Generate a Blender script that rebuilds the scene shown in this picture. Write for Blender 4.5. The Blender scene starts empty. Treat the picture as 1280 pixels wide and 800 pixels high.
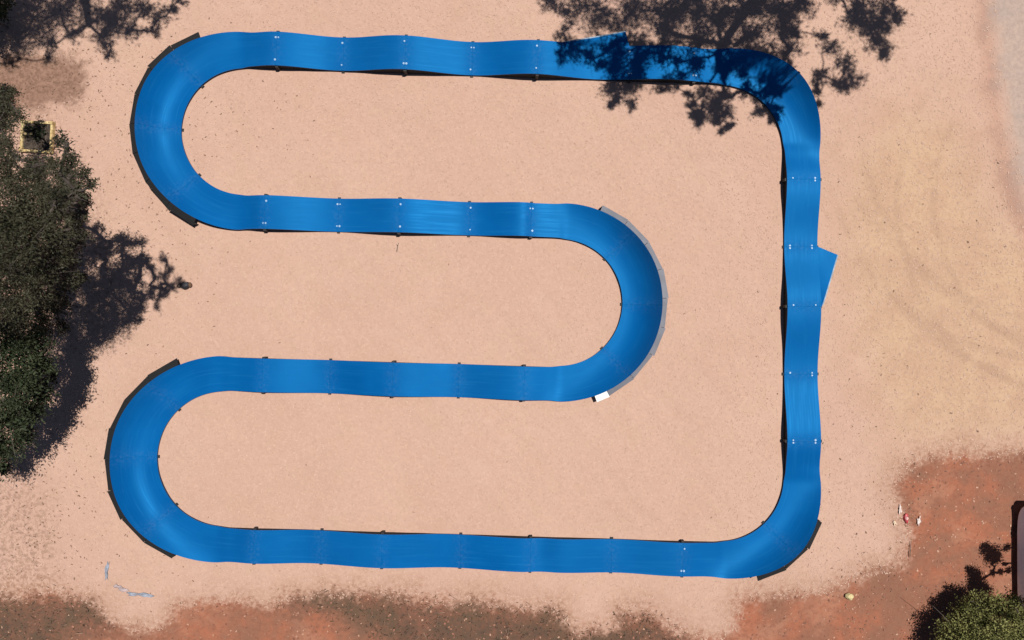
import bpy, bmesh, math, random
import numpy as np
from mathutils import Vector

random.seed(7)
rng = np.random.default_rng(7)
scene = bpy.context.scene
COL = scene.collection

H = 24.0            # drone height above the ground, metres
F = 865.0           # focal length in pixels of the 1280 px wide photograph
KX, KY = 0.28, 0.17 # a thing z metres up throws its shadow (-KX z, -KY z) away


def site(px, py, z=0.0):
    s = (H - z) / F
    return Vector(((px - 640.0) * s, (400.0 - py) * s, z))


def site_from_shadow(px, py, z):
    g = site(px, py, 0)
    return Vector((g.x + KX * z, g.y + KY * z, z))


# ------------------------------------------------------------------ helpers
def link(o, parent=None):
    COL.objects.link(o)
    if parent is not None:
        o.parent = parent
    return o


def tag(o, label=None, cat=None, group=None, kind=None):
    if label: o['label'] = label
    if cat: o['category'] = cat
    if group: o['group'] = group
    if kind: o['kind'] = kind
    return o


def empty(name, loc=(0, 0, 0), rz=0.0):
    o = bpy.data.objects.new(name, None)
    o.empty_display_size = 0.2
    o.location = loc
    o.rotation_euler = (0, 0, rz)
    return link(o)


def obj(name, me, mat=None, parent=None, smooth=None):
    o = bpy.data.objects.new(name, me)
    me.name = name
    if mat is not None and not me.materials:
        me.materials.append(mat)
    if smooth is not None:
        me.polygons.foreach_set('use_smooth', [True] * len(me.polygons))
        if smooth < 180:
            me.set_sharp_from_angle(angle=math.radians(smooth))
    return link(o, parent)


def mesh(verts, faces):
    me = bpy.data.meshes.new('m')
    me.from_pydata([tuple(v) for v in verts], [], [tuple(f) for f in faces])
    me.validate()
    me.update()
    return me


def quads_mesh(V, attrs=None):
    """V: (n,4,3) array of quad corners."""
    n = len(V)
    me = bpy.data.meshes.new('m')
    me.vertices.add(n * 4)
    me.vertices.foreach_set('co', V.astype(np.float32).reshape(-1))
    me.loops.add(n * 4)
    me.loops.foreach_set('vertex_index', np.arange(n * 4, dtype=np.int32))
    me.polygons.add(n)
    me.polygons.foreach_set('loop_start', np.arange(0, n * 4, 4, dtype=np.int32))
    me.update(calc_edges=True)
    for k, a in (attrs or {}).items():
        at = me.attributes.new(k, 'FLOAT', 'POINT')
        at.data.foreach_set('value', np.repeat(a, 4).astype(np.float32))
    return me


def bm_mesh(bm):
    me = bpy.data.meshes.new('m')
    bmesh.ops.recalc_face_normals(bm, faces=bm.faces)
    bm.to_mesh(me)
    bm.free()
    return me


def add_box(bm, c, size, rz=0.0, bevel=0.0, tilt=None):
    r = bmesh.ops.create_cube(bm, size=1.0)
    vs = r['verts']
    from mathutils import Matrix
    M = Matrix.Translation(c) @ Matrix.Rotation(rz, 4, 'Z')
    if tilt:
        M = M @ Matrix.Rotation(tilt, 4, 'X')
    M = M @ Matrix.Diagonal((size[0], size[1], size[2], 1))
    bmesh.ops.transform(bm, matrix=M, verts=vs)
    if bevel:
        es = list({e for v in vs for e in v.link_edges})
        bmesh.ops.bevel(bm, geom=es, offset=bevel, segments=2, affect='EDGES')


def tube(verts, faces, pts, radii, n=7):
    """append a tapered tube along pts to verts/faces lists"""
    pts = [Vector(p) for p in pts]
    base = len(verts)
    for i, p in enumerate(pts):
        a = pts[max(i - 1, 0)]; b = pts[min(i + 1, len(pts) - 1)]
        t = (b - a).normalized()
        up = Vector((0, 0, 1)) if abs(t.z) < 0.9 else Vector((1, 0, 0))
        e1 = t.cross(up).normalized(); e2 = t.cross(e1)
        for k in range(n):
            an = 2 * math.pi * k / n
            verts.append(p + (e1 * math.cos(an) + e2 * math.sin(an)) * radii[i])
    for i in range(len(pts) - 1):
        for k in range(n):
            a = base + i * n + k; b = base + i * n + (k + 1) % n
            faces.append((a, b, b + n, a + n))
    faces.append(tuple(base + (len(pts) - 1) * n + k for k in range(n)))
    faces.append(tuple(base + n - 1 - k for k in range(n)))


# ---------------------------------------------------------------- materials
def srgb(r, g, b, k=1.0):
    def f(c):
        c /= 255.0
        return (c / 12.92 if c <= 0.04045 else ((c + 0.055) / 1.055) ** 2.4) * k
    return (f(r), f(g), f(b), 1.0)


class NT:
    def __init__(self, name):
        self.m = bpy.data.materials.new(name)
        self.m.use_nodes = True
        self.nt = self.m.node_tree
        self.nt.nodes.clear()
        self.out = self.nt.nodes.new('ShaderNodeOutputMaterial')
        self.p = self.nt.nodes.new('ShaderNodeBsdfPrincipled')
        self.nt.links.new(self.p.outputs[0], self.out.inputs['Surface'])

    def n(self, t, **kw):
        x = self.nt.nodes.new(t)
        for k, v in kw.items():
            if k in x.inputs: x.inputs[k].default_value = v
            else: setattr(x, k, v)
        return x

    def l(self, a, b): self.nt.links.new(a, b)

    def noise(self, vec, scale, detail=3.0, rough=0.55, dist=0.0):
        x = self.n('ShaderNodeTexNoise')
        x.inputs['Scale'].default_value = scale
        x.inputs['Detail'].default_value = detail
        x.inputs['Roughness'].default_value = rough
        x.inputs['Distortion'].default_value = dist
        if vec is not None: self.l(vec, x.inputs['Vector'])
        return x.outputs['Fac']

    def math(self, op, a, b=None, c=None, clamp=False):
        x = self.n('ShaderNodeMath', operation=op, use_clamp=clamp)
        for i, v in enumerate((a, b, c)):
            if v is None: continue
            if isinstance(v, (int, float)): x.inputs[i].default_value = v
            else: self.l(v, x.inputs[i])
        return x.outputs[0]

    def ramp(self, v, a, b, lo=0.0, hi=1.0):
        x = self.n('ShaderNodeMapRange', interpolation_type='SMOOTHSTEP')
        x.inputs['From Min'].default_value = a; x.inputs['From Max'].default_value = b
        x.inputs['To Min'].default_value = lo; x.inputs['To Max'].default_value = hi
        self.l(v, x.inputs['Value'])
        return x.outputs['Result']

    def mix(self, fac, a, b, mode='MIX'):
        x = self.n('ShaderNodeMix', data_type='RGBA', blend_type=mode)
        for i, v in ((0, fac), (6, a), (7, b)):
            if isinstance(v, (int, float)): x.inputs[i].default_value = v
            elif isinstance(v, tuple): x.inputs[i].default_value = v
            else: self.l(v, x.inputs[i])
        return x.outputs[2]

    def attr(self, name):
        x = self.n('ShaderNodeAttribute', attribute_name=name)
        return x.outputs['Fac']

    def bump(self, h, strength, dist):
        x = self.n('ShaderNodeBump')
        x.inputs['Strength'].default_value = strength
        x.inputs['Distance'].default_value = dist
        self.l(h, x.inputs['Height'])
        self.l(x.outputs[0], self.p.inputs['Normal'])

    def color(self, c):
        if isinstance(c, tuple): self.p.inputs['Base Color'].default_value = c
        else: self.l(c, self.p.inputs['Base Color'])


def plain(name, col, rough=0.6, metal=0.0, var=0.25, scale=6.0):
    t = NT(name)
    tc = t.n('ShaderNodeTexCoord')
    f = t.noise(tc.outputs['Object'], scale, 4.0)
    d = tuple(c * (1 - var) for c in col[:3]) + (1,)
    b = tuple(min(1, c * (1 + var)) for c in col[:3]) + (1,)
    t.color(t.mix(t.ramp(f, 0.3, 0.7), d, b))
    t.p.inputs['Roughness'].default_value = rough
    t.p.inputs['Metallic'].default_value = metal
    return t.m


def deck_material():
    t = NT('blue_composite_deck')
    uv = t.n('ShaderNodeUVMap').outputs[0]
    tc = t.n('ShaderNodeTexCoord').outputs['Object']
    mp = t.n('ShaderNodeMapping'); mp.inputs['Scale'].default_value = (0.5, 14.0, 1.0)
    t.l(uv, mp.inputs['Vector'])
    streak = t.noise(mp.outputs[0], 1.0, 4.0, 0.6)
    mp2 = t.n('ShaderNodeMapping'); mp2.inputs['Scale'].default_value = (2.2, 30.0, 1.0)
    t.l(uv, mp2.inputs['Vector'])
    fine = t.noise(mp2.outputs[0], 1.0, 3.0, 0.7)
    blot = t.noise(tc, 0.55, 3.0)
    grit = t.noise(tc, 11.0, 4.0, 0.7)
    base = t.mix(t.ramp(blot, 0.35, 0.65), (0.0006, 0.066, 0.225, 1), (0.0010, 0.078, 0.255, 1))
    base = t.mix(t.ramp(streak, 0.5, 0.78, 0, 0.30), base, (0.012, 0.135, 0.33, 1))
    base = t.mix(t.ramp(fine, 0.6, 0.8, 0, 0.12), base, (0.08, 0.18, 0.32, 1))
    oi = t.n('ShaderNodeObjectInfo')
    base = t.mix(t.ramp(oi.outputs['Random'], 0, 1, 0, 0.22), base, (0.006, 0.098, 0.265, 1))
    # sandy dust walked and ridden onto the decks, mostly next to the joints
    dust = t.attr('dust')
    dd = t.math('MULTIPLY', dust, t.ramp(grit, 0.42, 0.68))
    base = t.mix(t.math('MULTIPLY', dd, 0.08), base, (0.16, 0.22, 0.32, 1))
    t.color(base)
    r = t.math('ADD', t.ramp(streak, 0.3, 0.7, 0.42, 0.52), t.math('MULTIPLY', dust, 0.1))
    t.l(r, t.p.inputs['Roughness'])
    t.p.inputs['Specular IOR Level'].default_value = 0.32
    t.p.inputs['Specular Tint'].default_value = (0.06, 0.50, 1.0, 1)
    t.bump(grit, 0.08, 0.006)
    return t.m


def leaf_material(name, dark, light, spec=0.12):
    t = NT(name)
    v = t.attr('tint')
    tc = t.n('ShaderNodeTexCoord').outputs['Object']
    big = t.noise(tc, 0.8, 2.0)
    f = t.math('ADD', t.math('MULTIPLY', v, 0.7), t.math('MULTIPLY', t.ramp(big, 0.35, 0.65), 0.3))
    t.color(t.mix(f, dark, light))
    t.p.inputs['Roughness'].default_value = 0.55
    t.p.inputs['Specular IOR Level'].default_value = spec
    return t.m


def bark_material(name, a, b):
    t = NT(name)
    tc = t.n('ShaderNodeTexCoord').outputs['Object']
    mp = t.n('ShaderNodeMapping'); mp.inputs['Scale'].default_value = (9, 9, 1.6)
    t.l(tc, mp.inputs['Vector'])
    f = t.noise(mp.outputs[0], 1.0, 5.0, 0.65)
    t.color(t.mix(t.ramp(f, 0.35, 0.65), a, b))
    t.p.inputs['Roughness'].default_value = 0.9
    t.bump(f, 0.6, 0.03)
    return t.m


M_DECK = deck_material()
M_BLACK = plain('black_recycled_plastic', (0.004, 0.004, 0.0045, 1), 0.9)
M_FRAME = plain('dark_frame_steel', (0.010, 0.009, 0.009, 1), 0.7)
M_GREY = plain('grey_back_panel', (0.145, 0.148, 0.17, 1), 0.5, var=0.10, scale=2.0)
M_GLINT = plain('white_glint_paint', (0.75, 0.77, 0.75, 1), 0.5, var=0.08)  # white that paints a sun glint onto one back panel
M_EDGE_LIT = plain('edge_highlight_paint', (0.16, 0.24, 0.32, 1), 0.6)  # paler than the deck, paints the sunlit look of the wing edges
M_ZINC = plain('zinc_bolt', (0.25, 0.38, 0.52, 1), 0.55, 0.1, var=0.1)

# ------------------------------------------------------------------- ground
POLY = {
    'red': [[(-300, 742), (0, 745), (30, 742), (60, 739), (100, 745), (122, 757), (140, 780), (165, 787), (205, 783), (222, 760),
             (250, 752), (300, 750), (338, 758), (352, 748), (420, 742), (470, 741), (520, 746), (560, 752), (600, 752), (650, 760),
             (690, 758), (706, 775), (722, 790), (762, 786), (776, 768), (806, 764), (832, 776), (850, 793), (900, 797), (916, 785),
             (925, 748), (960, 744), (1010, 742), (1050, 735), (1080, 718), (1110, 712), (1132, 697), (1136, 668), (1128, 640), (1116, 612),
             (1130, 590), (1152, 573), (1200, 568), (1240, 570), (1290, 563), (1600, 560), (1600, 1100), (-300, 1100)]],
    'scrub': [[(345, 752), (420, 744), (520, 746), (560, 752), (650, 760), (690, 758), (722, 790), (776, 768), (806, 764), (832, 776),
               (860, 800), (880, 900), (300, 900), (480, 800), (420, 770)], [(-300, 745), (0, 748), (60, 742), (120, 757), (140, 782), (80, 800), (40, 860), (-300, 900)]],
    'gravel': [[(1233, -250), (1238, 0), (1246, 60), (1251, 110), (1260, 165), (1272, 215), (1290, 270), (1330, 340), (1500, 420), (1500, -250)]],
    'verge': [[(1215, -250), (1222, 0), (1226, 60), (1232, 110), (1238, 165), (1252, 225), (1270, 290), (1310, 360), (1330, 340), (1290, 270),
               (1272, 215), (1260, 165), (1251, 110), (1246, 60), (1238, 0), (1233, -250)]],
    'dry': [[(1060, 190), (1130, 130), (1200, 150), (1250, 260), (1330, 300), (1500, 400), (1500, 560), (1290, 555), (1200, 558), (1120, 560),
             (1090, 500), (1060, 400), (1045, 300)]],
    'brown': [[(-300, -200), (-20, 60), (20, 66), (70, 70), (108, 74), (109, 124), (70, 128), (30, 140), (-20, 160), (-300, 180)]],
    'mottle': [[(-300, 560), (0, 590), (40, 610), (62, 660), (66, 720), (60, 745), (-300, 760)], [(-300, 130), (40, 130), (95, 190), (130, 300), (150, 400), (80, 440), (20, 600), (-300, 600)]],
}


def sdf(poly, P):
    """signed distance (metres, positive inside) of points P to a polygon given in photo pixels"""
    V = np.array([[*site(*q)[:2]] for q in poly])
    d = np.full(len(P), 1e9); inside = np.zeros(len(P), bool)
    for i in range(len(V)):
        a = V[i]; b = V[(i + 1) % len(V)]
        ab = b - a; ap = P - a
        t = np.clip((ap @ ab) / (ab @ ab), 0, 1)
        d = np.minimum(d, np.hypot(*(ap - t[:, None] * ab).T))
        c = (a[1] > P[:, 1]) != (b[1] > P[:, 1])
        with np.errstate(divide='ignore', invalid='ignore'):
            xi = (b[0] - a[0]) * (P[:, 1] - a[1]) / (b[1] - a[1]) + a[0]
        inside ^= c & (P[:, 0] < xi)
    return np.where(inside, d, -d)


def region(name, P):
    return np.max([sdf(p, P) for p in POLY[name]], axis=0)


def wave(P):
    x, y = P[:, 0], P[:, 1]
    return (0.012 * np.sin(1.3 * x + 0.7 * y) + 0.01 * np.sin(2.9 * y - 1.7 * x + 1) + 0.006 * np.sin(6.1 * x + 2) * np.sin(5.3 * y)
            - 0.012)


def build_ground():
    xs = np.concatenate([-np.geomspace(900, 22, 14), np.arange(-21, 21.01, 0.1), np.geomspace(22, 900, 14)])
    ys = np.concatenate([-np.geomspace(900, 15, 14), np.arange(-14, 14.01, 0.1), np.geomspace(15, 900, 14)])
    nx, ny = len(xs), len(ys)
    X, Y = np.meshgrid(xs, ys)
    P = np.stack([X.ravel(), Y.ravel()], 1)
    Z = np.minimum(wave(P), 0.012)
    red = region('red', P)
    Z = Z - 0.03 * np.clip(red / 0.6, 0, 1)
    co = np.concatenate([P, Z[:, None]], 1)
    i = (np.arange(ny - 1)[:, None] * nx + np.arange(nx - 1)[None]).ravel()
    Fq = np.stack([i, i + 1, i + 1 + nx, i + nx], 1)
    me = bpy.data.meshes.new('ground')
    me.vertices.add(len(co)); me.vertices.foreach_set('co', co.astype(np.float32).ravel())
    me.loops.add(Fq.size); me.loops.foreach_set('vertex_index', Fq.astype(np.int32).ravel())
    me.polygons.add(len(Fq)); me.polygons.foreach_set('loop_start', np.arange(0, Fq.size, 4, dtype=np.int32))
    me.update(calc_edges=True)
    for k in POLY:
        a = me.attributes.new(k, 'FLOAT', 'POINT')
        a.data.foreach_set('value', np.clip(region(k, P), -6, 6).astype(np.float32))
    me.polygons.foreach_set('use_smooth', [True] * len(me.polygons))

    t = NT('woodchip_and_red_soil')
    pos = t.n('ShaderNodeTexCoord').outputs['Object']
    n_big = t.noise(pos, 0.16, 3.0)
    n_mid = t.noise(pos, 0.9, 4.0, 0.6)
    n_fine = t.noise(pos, 7.0, 4.0, 0.7)
    n_grit = t.noise(pos, 22.0, 2.0, 0.7)
    vor = t.n('ShaderNodeTexVoronoi'); vor.inputs['Scale'].default_value = 15.0
    t.l(pos, vor.inputs['Vector'])
    # pale pink wood chip
    c = t.mix(t.ramp(n_big, 0.35, 0.65), (0.425, 0.274, 0.213, 1), (0.437, 0.288, 0.220, 1))
    c = t.mix(t.ramp(n_mid, 0.45, 0.72, 0, 0.35), c, (0.40, 0.262, 0.185, 1))
    c = t.mix(t.ramp(n_fine, 0.35, 0.65, 0.16, 0.0), c, (0.33, 0.20, 0.145, 1))
    worn = t.noise(pos, 0.38, 5.0, 0.6, 0.5)
    c = t.mix(t.ramp(worn, 0.50, 0.70, 0, 0.45), c, (0.385, 0.243, 0.182, 1))
    c = t.mix(t.ramp(worn, 0.30, 0.44, 0.45, 0), c, (0.46, 0.31, 0.24, 1))
    sepc = t.n('ShaderNodeSeparateColor'); t.l(vor.outputs['Color'], sepc.inputs[0])
    c = t.mix(t.ramp(sepc.outputs[0], 0.55, 1.0, 0, 0.18), c, (0.55, 0.37, 0.28, 1))
    c = t.mix(t.ramp(sepc.outputs[1], 0.6, 1.0, 0, 0.18), c, (0.30, 0.185, 0.13, 1))
    edge = t.math('SUBTRACT', t.math('ADD', t.math('MULTIPLY', n_mid, 0.9), t.math('MULTIPLY', n_fine, 0.7)), 0.8)

    def region_mask(name, width, wob=1.0):
        return t.ramp(t.math('ADD', t.attr(name), t.math('MULTIPLY', edge, wob)), -width, width)
    # straw-coloured dry grass
    straw = t.mix(t.ramp(n_mid, 0.35, 0.65), (0.435, 0.295, 0.190, 1), (0.39, 0.250, 0.165, 1))
    straw = t.mix(t.ramp(n_fine, 0.4, 0.7, 0, 0.5), straw, (0.30, 0.185, 0.115, 1))
    straw = t.mix(t.ramp(n_grit, 0.5, 0.75, 0, 0.35), straw, (0.55, 0.41, 0.26, 1))
    c = t.mix(t.math('MULTIPLY', region_mask('dry', 1.6, 2.5), 0.85), c, straw)
    # faint curved wheel marks in the dry ground to the right
    for (cx, cy, r, w) in ((19.1, 6.9, 8.75, 0.07), (19.1, 6.9, 7.35, 0.07), (20.6, 4.2, 7.6, 0.06), (20.6, 4.2, 6.3, 0.06), (24.0, 12.0, 14.6, 0.07), (24.0, 12.0, 16.0, 0.07)):
        vm = t.n('ShaderNodeVectorMath', operation='DISTANCE'); t.l(pos, vm.inputs[0]); vm.inputs[1].default_value = (cx, cy, 0)
        d = t.math('ABSOLUTE', t.math('SUBTRACT', t.math('ADD', vm.outputs['Value'], t.math('MULTIPLY', n_big, 0.8)), r))
        mk = t.math('MULTIPLY', t.ramp(d, w, w * 3.0, 0.24, 0), t.ramp(n_mid, 0.30, 0.55, 0.35, 1))
        mk = t.math('MULTIPLY', mk, region_mask('dry', 2.5, 1.0))
        c = t.mix(mk, c, (0.28, 0.175, 0.12, 1))
    # leaf-littered patches under the trees
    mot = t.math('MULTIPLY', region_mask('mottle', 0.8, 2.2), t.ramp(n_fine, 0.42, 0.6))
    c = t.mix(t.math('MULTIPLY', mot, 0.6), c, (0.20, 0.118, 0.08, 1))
    br = t.mix(t.ramp(n_fine, 0.35, 0.65), (0.135, 0.075, 0.052, 1), (0.23, 0.135, 0.095, 1))
    brm = t.math('ADD', t.attr('brown'), t.math('MULTIPLY', t.math('SUBTRACT', t.noise(pos, 1.6, 6.0, 0.75, 0.8), 0.5), 2.0))
    c = t.mix(t.math('MULTIPLY', t.ramp(brm, -0.3, 0.35), 0.9), c, br)
    # grey gravel road and its reddish verge
    vg = t.mix(t.ramp(n_mid, 0.4, 0.6), (0.36, 0.21, 0.15, 1), (0.29, 0.168, 0.125, 1))
    c = t.mix(t.math('MULTIPLY', region_mask('verge', 0.35, 1.0), 0.75), c, vg)
    gv = t.mix(t.ramp(n_fine, 0.35, 0.65), (0.27, 0.22, 0.19, 1), (0.36, 0.285, 0.24, 1))
    gv = t.mix(t.ramp(n_mid, 0.4, 0.7, 0, 0.5), gv, (0.24, 0.215, 0.205, 1))
    c = t.mix(t.math('MULTIPLY', region_mask('gravel', 0.5, 1.0), 0.75), c, gv)
    # bare red earth and the scrubby darker part of it
    rd = t.mix(t.ramp(n_mid, 0.35, 0.65), (0.285, 0.105, 0.060, 1), (0.215, 0.098, 0.062, 1))
    n_pat = t.noise(pos, 0.42, 5.0, 0.62, 0.4)
    rd = t.mix(t.ramp(n_pat, 0.45, 0.62, 0, 0.75), rd, (0.185, 0.092, 0.060, 1))
    rd = t.mix(t.ramp(n_pat, 0.36, 0.46, 0.45, 0), rd, (0.34, 0.165, 0.105, 1))
    rd = t.mix(t.ramp(n_fine, 0.45, 0.7, 0, 0.55), rd, (0.17, 0.066, 0.042, 1))
    rd = t.mix(t.ramp(n_grit, 0.55, 0.8, 0, 0.5), rd, (0.36, 0.19, 0.125, 1))
    sc = t.mix(t.ramp(n_mid, 0.38, 0.62), (0.085, 0.052, 0.036, 1), (0.165, 0.076, 0.050, 1))
    sc = t.mix(t.ramp(n_fine, 0.42, 0.66, 0, 0.6), sc, (0.085, 0.060, 0.042, 1))
    sc = t.mix(t.ramp(n_pat, 0.42, 0.6, 0, 0.8), sc, (0.080, 0.058, 0.038, 1))
    rd = t.mix(region_mask('scrub', 0.9, 1.8), rd, sc)
    fray = t.math('ADD', edge, t.math('MULTIPLY', t.math('SUBTRACT', t.noise(pos, 2.6, 6.0, 0.75, 0.6), 0.5), 1.3))
    rm = t.math('ADD', t.attr('red'), t.math('MULTIPLY', fray, 0.95))
    c = t.mix(t.math('MULTIPLY', t.ramp(rm, -1.0, 0.15), t.ramp(n_fine, 0.38, 0.62, 0.25, 0.8)), c, (0.27, 0.145, 0.095, 1))
    c = t.mix(t.ramp(rm, -0.26, 0.34), c, rd)
    t.color(c)
    t.p.inputs['Roughness'].default_value = 0.95
    t.p.inputs['Specular IOR Level'].default_value = 0.1
    hgt = t.math('ADD', t.math('MULTIPLY', n_fine, 0.6), t.math('ADD', t.math('MULTIPLY', n_grit, 0.5), t.math('MULTIPLY', sepc.outputs[2], 0.4)))
    t.bump(hgt, 0.28, 0.04)
    o = obj('ground', me, t.m)
    tag(o, kind='structure')
    return o


build_ground()


# ------------------------------------------------------------ scatter stuff
def scatter(name, n, keep, size, colors, label, cat, upright=False, cluster=None, zoff=0.006, elong=(0.3, 0.55)):
    if cluster is None:
        P = np.stack([rng.uniform(-20, 20, n), rng.uniform(-13, 13, n)], 1)
    else:
        parts = []
        for (px, py, r, m) in cluster:
            g = site(px, py)
            parts.append(np.array([g.x, g.y]) + rng.normal(0, r / 36.0, (m, 2)))
        P = np.concatenate(parts)
    P = P[keep(P)]
    n = len(P)
    L = rng.uniform(size[0], size[1], n); W = L * rng.uniform(*elong, n)
    a = rng.uniform(0, 2 * np.pi, n)
    z = np.minimum(wave(P), 0.012) - 0.03 * np.clip(region('red', P) / 0.6, 0, 1)
    if not upright:
        e1 = np.stack([np.cos(a), np.sin(a), rng.normal(0, 0.07, n)], 1) * L[:, None] / 2
        e2 = np.stack([-np.sin(a), np.cos(a), rng.normal(0, 0.09, n)], 1) * W[:, None] / 2
        c = np.concatenate([P, (z + zoff + np.abs(e1[:, 2]) + np.abs(e2[:, 2]))[:, None]], 1)
        V = np.stack([c - e1 - e2 * .6, c + e1 * .9 - e2, c + e1 + e2 * .7, c - e1 * .8 + e2], 1)
    else:
        lean = rng.normal(0, 0.45, (n, 2)) * L[:, None]
        base = np.concatenate([P, (z - 0.01)[:, None]], 1)
        tip = np.concatenate([P + lean, (z + L * 0.75)[:, None]], 1)
        w = np.stack([np.cos(a), np.sin(a), 0 * a], 1) * W[:, None] / 2
        V = np.stack([base - w, base + w, tip + w * .25, tip - w * .25], 1)
    me = quads_mesh(V, {'tint': rng.random(n)})
    t = NT(name + '_material')
    cr = t.n('ShaderNodeValToRGB')
    cr.color_ramp.elements[0].color = colors[0]; cr.color_ramp.elements[1].color = colors[-1]
    for i, c in enumerate(colors[1:-1]):
        e = cr.color_ramp.elements.new((i + 1) / (len(colors) - 1)); e.color = c
    t.l(t.attr('tint'), cr.inputs[0])
    t.color(cr.outputs[0]); t.p.inputs['Roughness'].default_value = 0.85
    o = obj(name, me, t.m)
    tag(o, label, cat, kind='stuff')
    return o


TRACK_PTS = None     # filled by the track, used to keep loose stuff from poking through it


# -------------------------------------------------------------------- track
S02 = (H - 0.2) / F


def w2(px, py):
    return np.array([(px - 640.0) * S02, (400.0 - py) * S02])


class Line:
    def __init__(self, a, b, key, heights, seams, bolts):
        self.a = w2(*a); self.b = w2(*b)
        self.d = (self.b - self.a) / np.linalg.norm(self.b - self.a)
        self.n = np.array([-self.d[1], self.d[0]])      # left of travel
        self.key = key; self.h = heights; self.seams = seams; self.bolts = bolts

    def foot(self, c): return self.a + self.d * ((c - self.a) @ self.d)
    def dist(self, c): return (c - self.a) @ self.n

    def at(self, v):
        """point on the line where the photo coordinate self.key equals v"""
        if self.key == 'x': t = ((v - 640) * S02 - self.a[0]) / self.d[0]
        else: t = ((400 - v) * S02 - self.a[1]) / self.d[1]
        return t


R1 = Line((320, 62), (860, 81), 'x', [(240, .2), (303, .15), (345, .38), (425, .07), (503, .44), (590, .07), (668, .44), (750, .10), (835, .38), (901, .15), (980, .2)],
          [348, 428, 508, 590, 672, 788, 868], [348, 428, 508, 590, 672, 788, 868])
CL = Line((1003, 225), (1003.5, 551), 'y', [(100, .2), (184, .15), (225, .33), (305, .06), (383, .36), (468, .06), (551, .33), (597, .15), (660, .2)],
          [225, 308, 383, 468, 551], [225, 308, 383, 468, 551])
R4 = Line((853, 699), (320, 683), 'x', [(200, .18), (281, .14), (318, .27), (385, .06), (478, .33), (562, .06), (652, .30), (676, .20), (700, .26), (772, .07), (846, .27), (901, .14), (990, .18)],
          [853, 765, 663, 575, 478, 400, 318], [853])
R3 = Line((320, 468.5), (700, 480), 'x', [(200, .18), (281, .14), (330, .36), (408, .07), (490, .42), (573, .07), (650, .40), (699, .14), (800, .18)],
          [330, 411, 492, 573, 655], [])
R2 = Line((690, 275.5), (320, 265.5), 'x', [(220, .18), (303, .14), (332, .38), (420, .07), (500, .42), (586, .07), (655, .36), (668, .22), (700, .15), (790, .2)],
          [664, 586, 500, 422, 333], [664, 586, 500, 422, 333])


def arc_u(l1, l2, cx):
    """circle tangent to two nearly parallel lines with its centre at photo x = cx"""
    x = (cx - 640) * S02
    lo, hi = -20.0, 20.0
    f = lambda y: abs(l1.dist(np.array([x, y]))) - abs(l2.dist(np.array([x, y])))
    ya = l1.a[1] + l1.d[1] / l1.d[0] * (x - l1.a[0]); yb = l2.a[1] + l2.d[1] / l2.d[0] * (x - l2.a[0])
    lo, hi = ya, yb
    for _ in range(60):
        m = (lo + hi) / 2
        if f(lo) * f(m) <= 0: hi = m
        else: lo = m
    return np.array([x, (lo + hi) / 2])


def arc_r(l1, l2, r, side):
    """circle of radius r tangent to two lines, centre on the given side (+1 left of travel)"""
    A = np.array([l1.n, l2.n]); b = np.array([l1.n @ l1.a + side * r, l2.n @ l2.a + side * r])
    return np.linalg.solve(A, b)


R102 = 102 * S02
ARCS = [  # (centre, line in, line out, turn: -1 clockwise / +1 counterclockwise, bank height)
    (arc_r(R1, CL, R102, -1), R1, CL, -1, 0.68),
    (arc_r(CL, R4, R102, -1), CL, R4, -1, 0.68),
    (arc_u(R4, R3, 279), R4, R3, -1, 0.70),
    (arc_u(R3, R2, 699), R3, R2, +1, 0.72),
    (arc_u(R2, R1, 304), R2, R1, -1, 0.70),
]
DS = 0.075
ST = []      # stations: x, y, tx, ty, zc, bank(+ = left side high), s, w
SEAM = []    # (station distance s, bolts?)
s_acc = 0.0
ARC_SPANS = []
n_arc = len(ARCS)
for i in range(n_arc):
    c_prev, _, line, turn_p, bank_p = ARCS[i - 1]
    c_next, _, line2, turn_n, bank_n = ARCS[i]
    line = ARCS[i][1]
    p0 = line.foot(c_prev); p1 = line.foot(c_next)
    L = np.linalg.norm(p1 - p0)
    n = max(2, int(round(L / DS)))
    t0 = (p0 - line.a) @ line.d
    hk = np.array([h[0] for h in line.h], float); hv = np.array([h[1] for h in line.h])
    ts = np.array([line.at(k) for k in hk]); o_ = np.argsort(ts); ts, hv2 = ts[o_], hv[o_]
    for j in range(n):
        s = L * j / n
        t = t0 + s
        q = int(np.clip(np.searchsorted(ts, t) - 1, 0, len(ts) - 2))
        f = np.clip((t - ts[q]) / (ts[q + 1] - ts[q]), 0, 1); f = (1 - math.cos(math.pi * f)) / 2
        p = p0 + line.d * s
        ST.append([*p, *line.d, hv2[q] + (hv2[q + 1] - hv2[q]) * f, 0.0, s_acc + s, 0.575])
    for k in line.seams:
        sv = line.at(k) - t0
        if -0.1 < sv < L + 0.1:
            SEAM.append((s_acc + sv, k in line.bolts))
    s_acc += L
    # the arc
    a0 = math.atan2(*(line.foot(c_next) - c_next)[::-1])
    lo = ARCS[i][2]
    a1 = math.atan2(*(lo.foot(c_next) - c_next)[::-1])
    r = np.linalg.norm(line.foot(c_next) - c_next)
    da = a1 - a0
    while turn_n * da <= 0: da += turn_n * 2 * math.pi
    La = abs(da) * r
    n = int(round(La / DS))
    for j in range(n):
        a = a0 + da * j / n
        p = c_next + r * np.array([math.cos(a), math.sin(a)])
        tg = turn_n * np.array([-math.sin(a), math.cos(a)])
        ST.append([*p, *tg, 0.0, 0.0, s_acc + La * j / n, 0.615])
    ARC_SPANS.append((s_acc, s_acc + La, -turn_n, bank_n, 0.09))
    m = 4 if abs(da) > 2.4 else 2
    for k in range(1, m):
        SEAM.append((s_acc + La * k / m, False))
    s_acc += La
TOTAL = s_acc
ST = np.array(ST)


def sstep(x):
    x = np.clip(x, 0, 1)
    return x * x * (3 - 2 * x)


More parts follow.
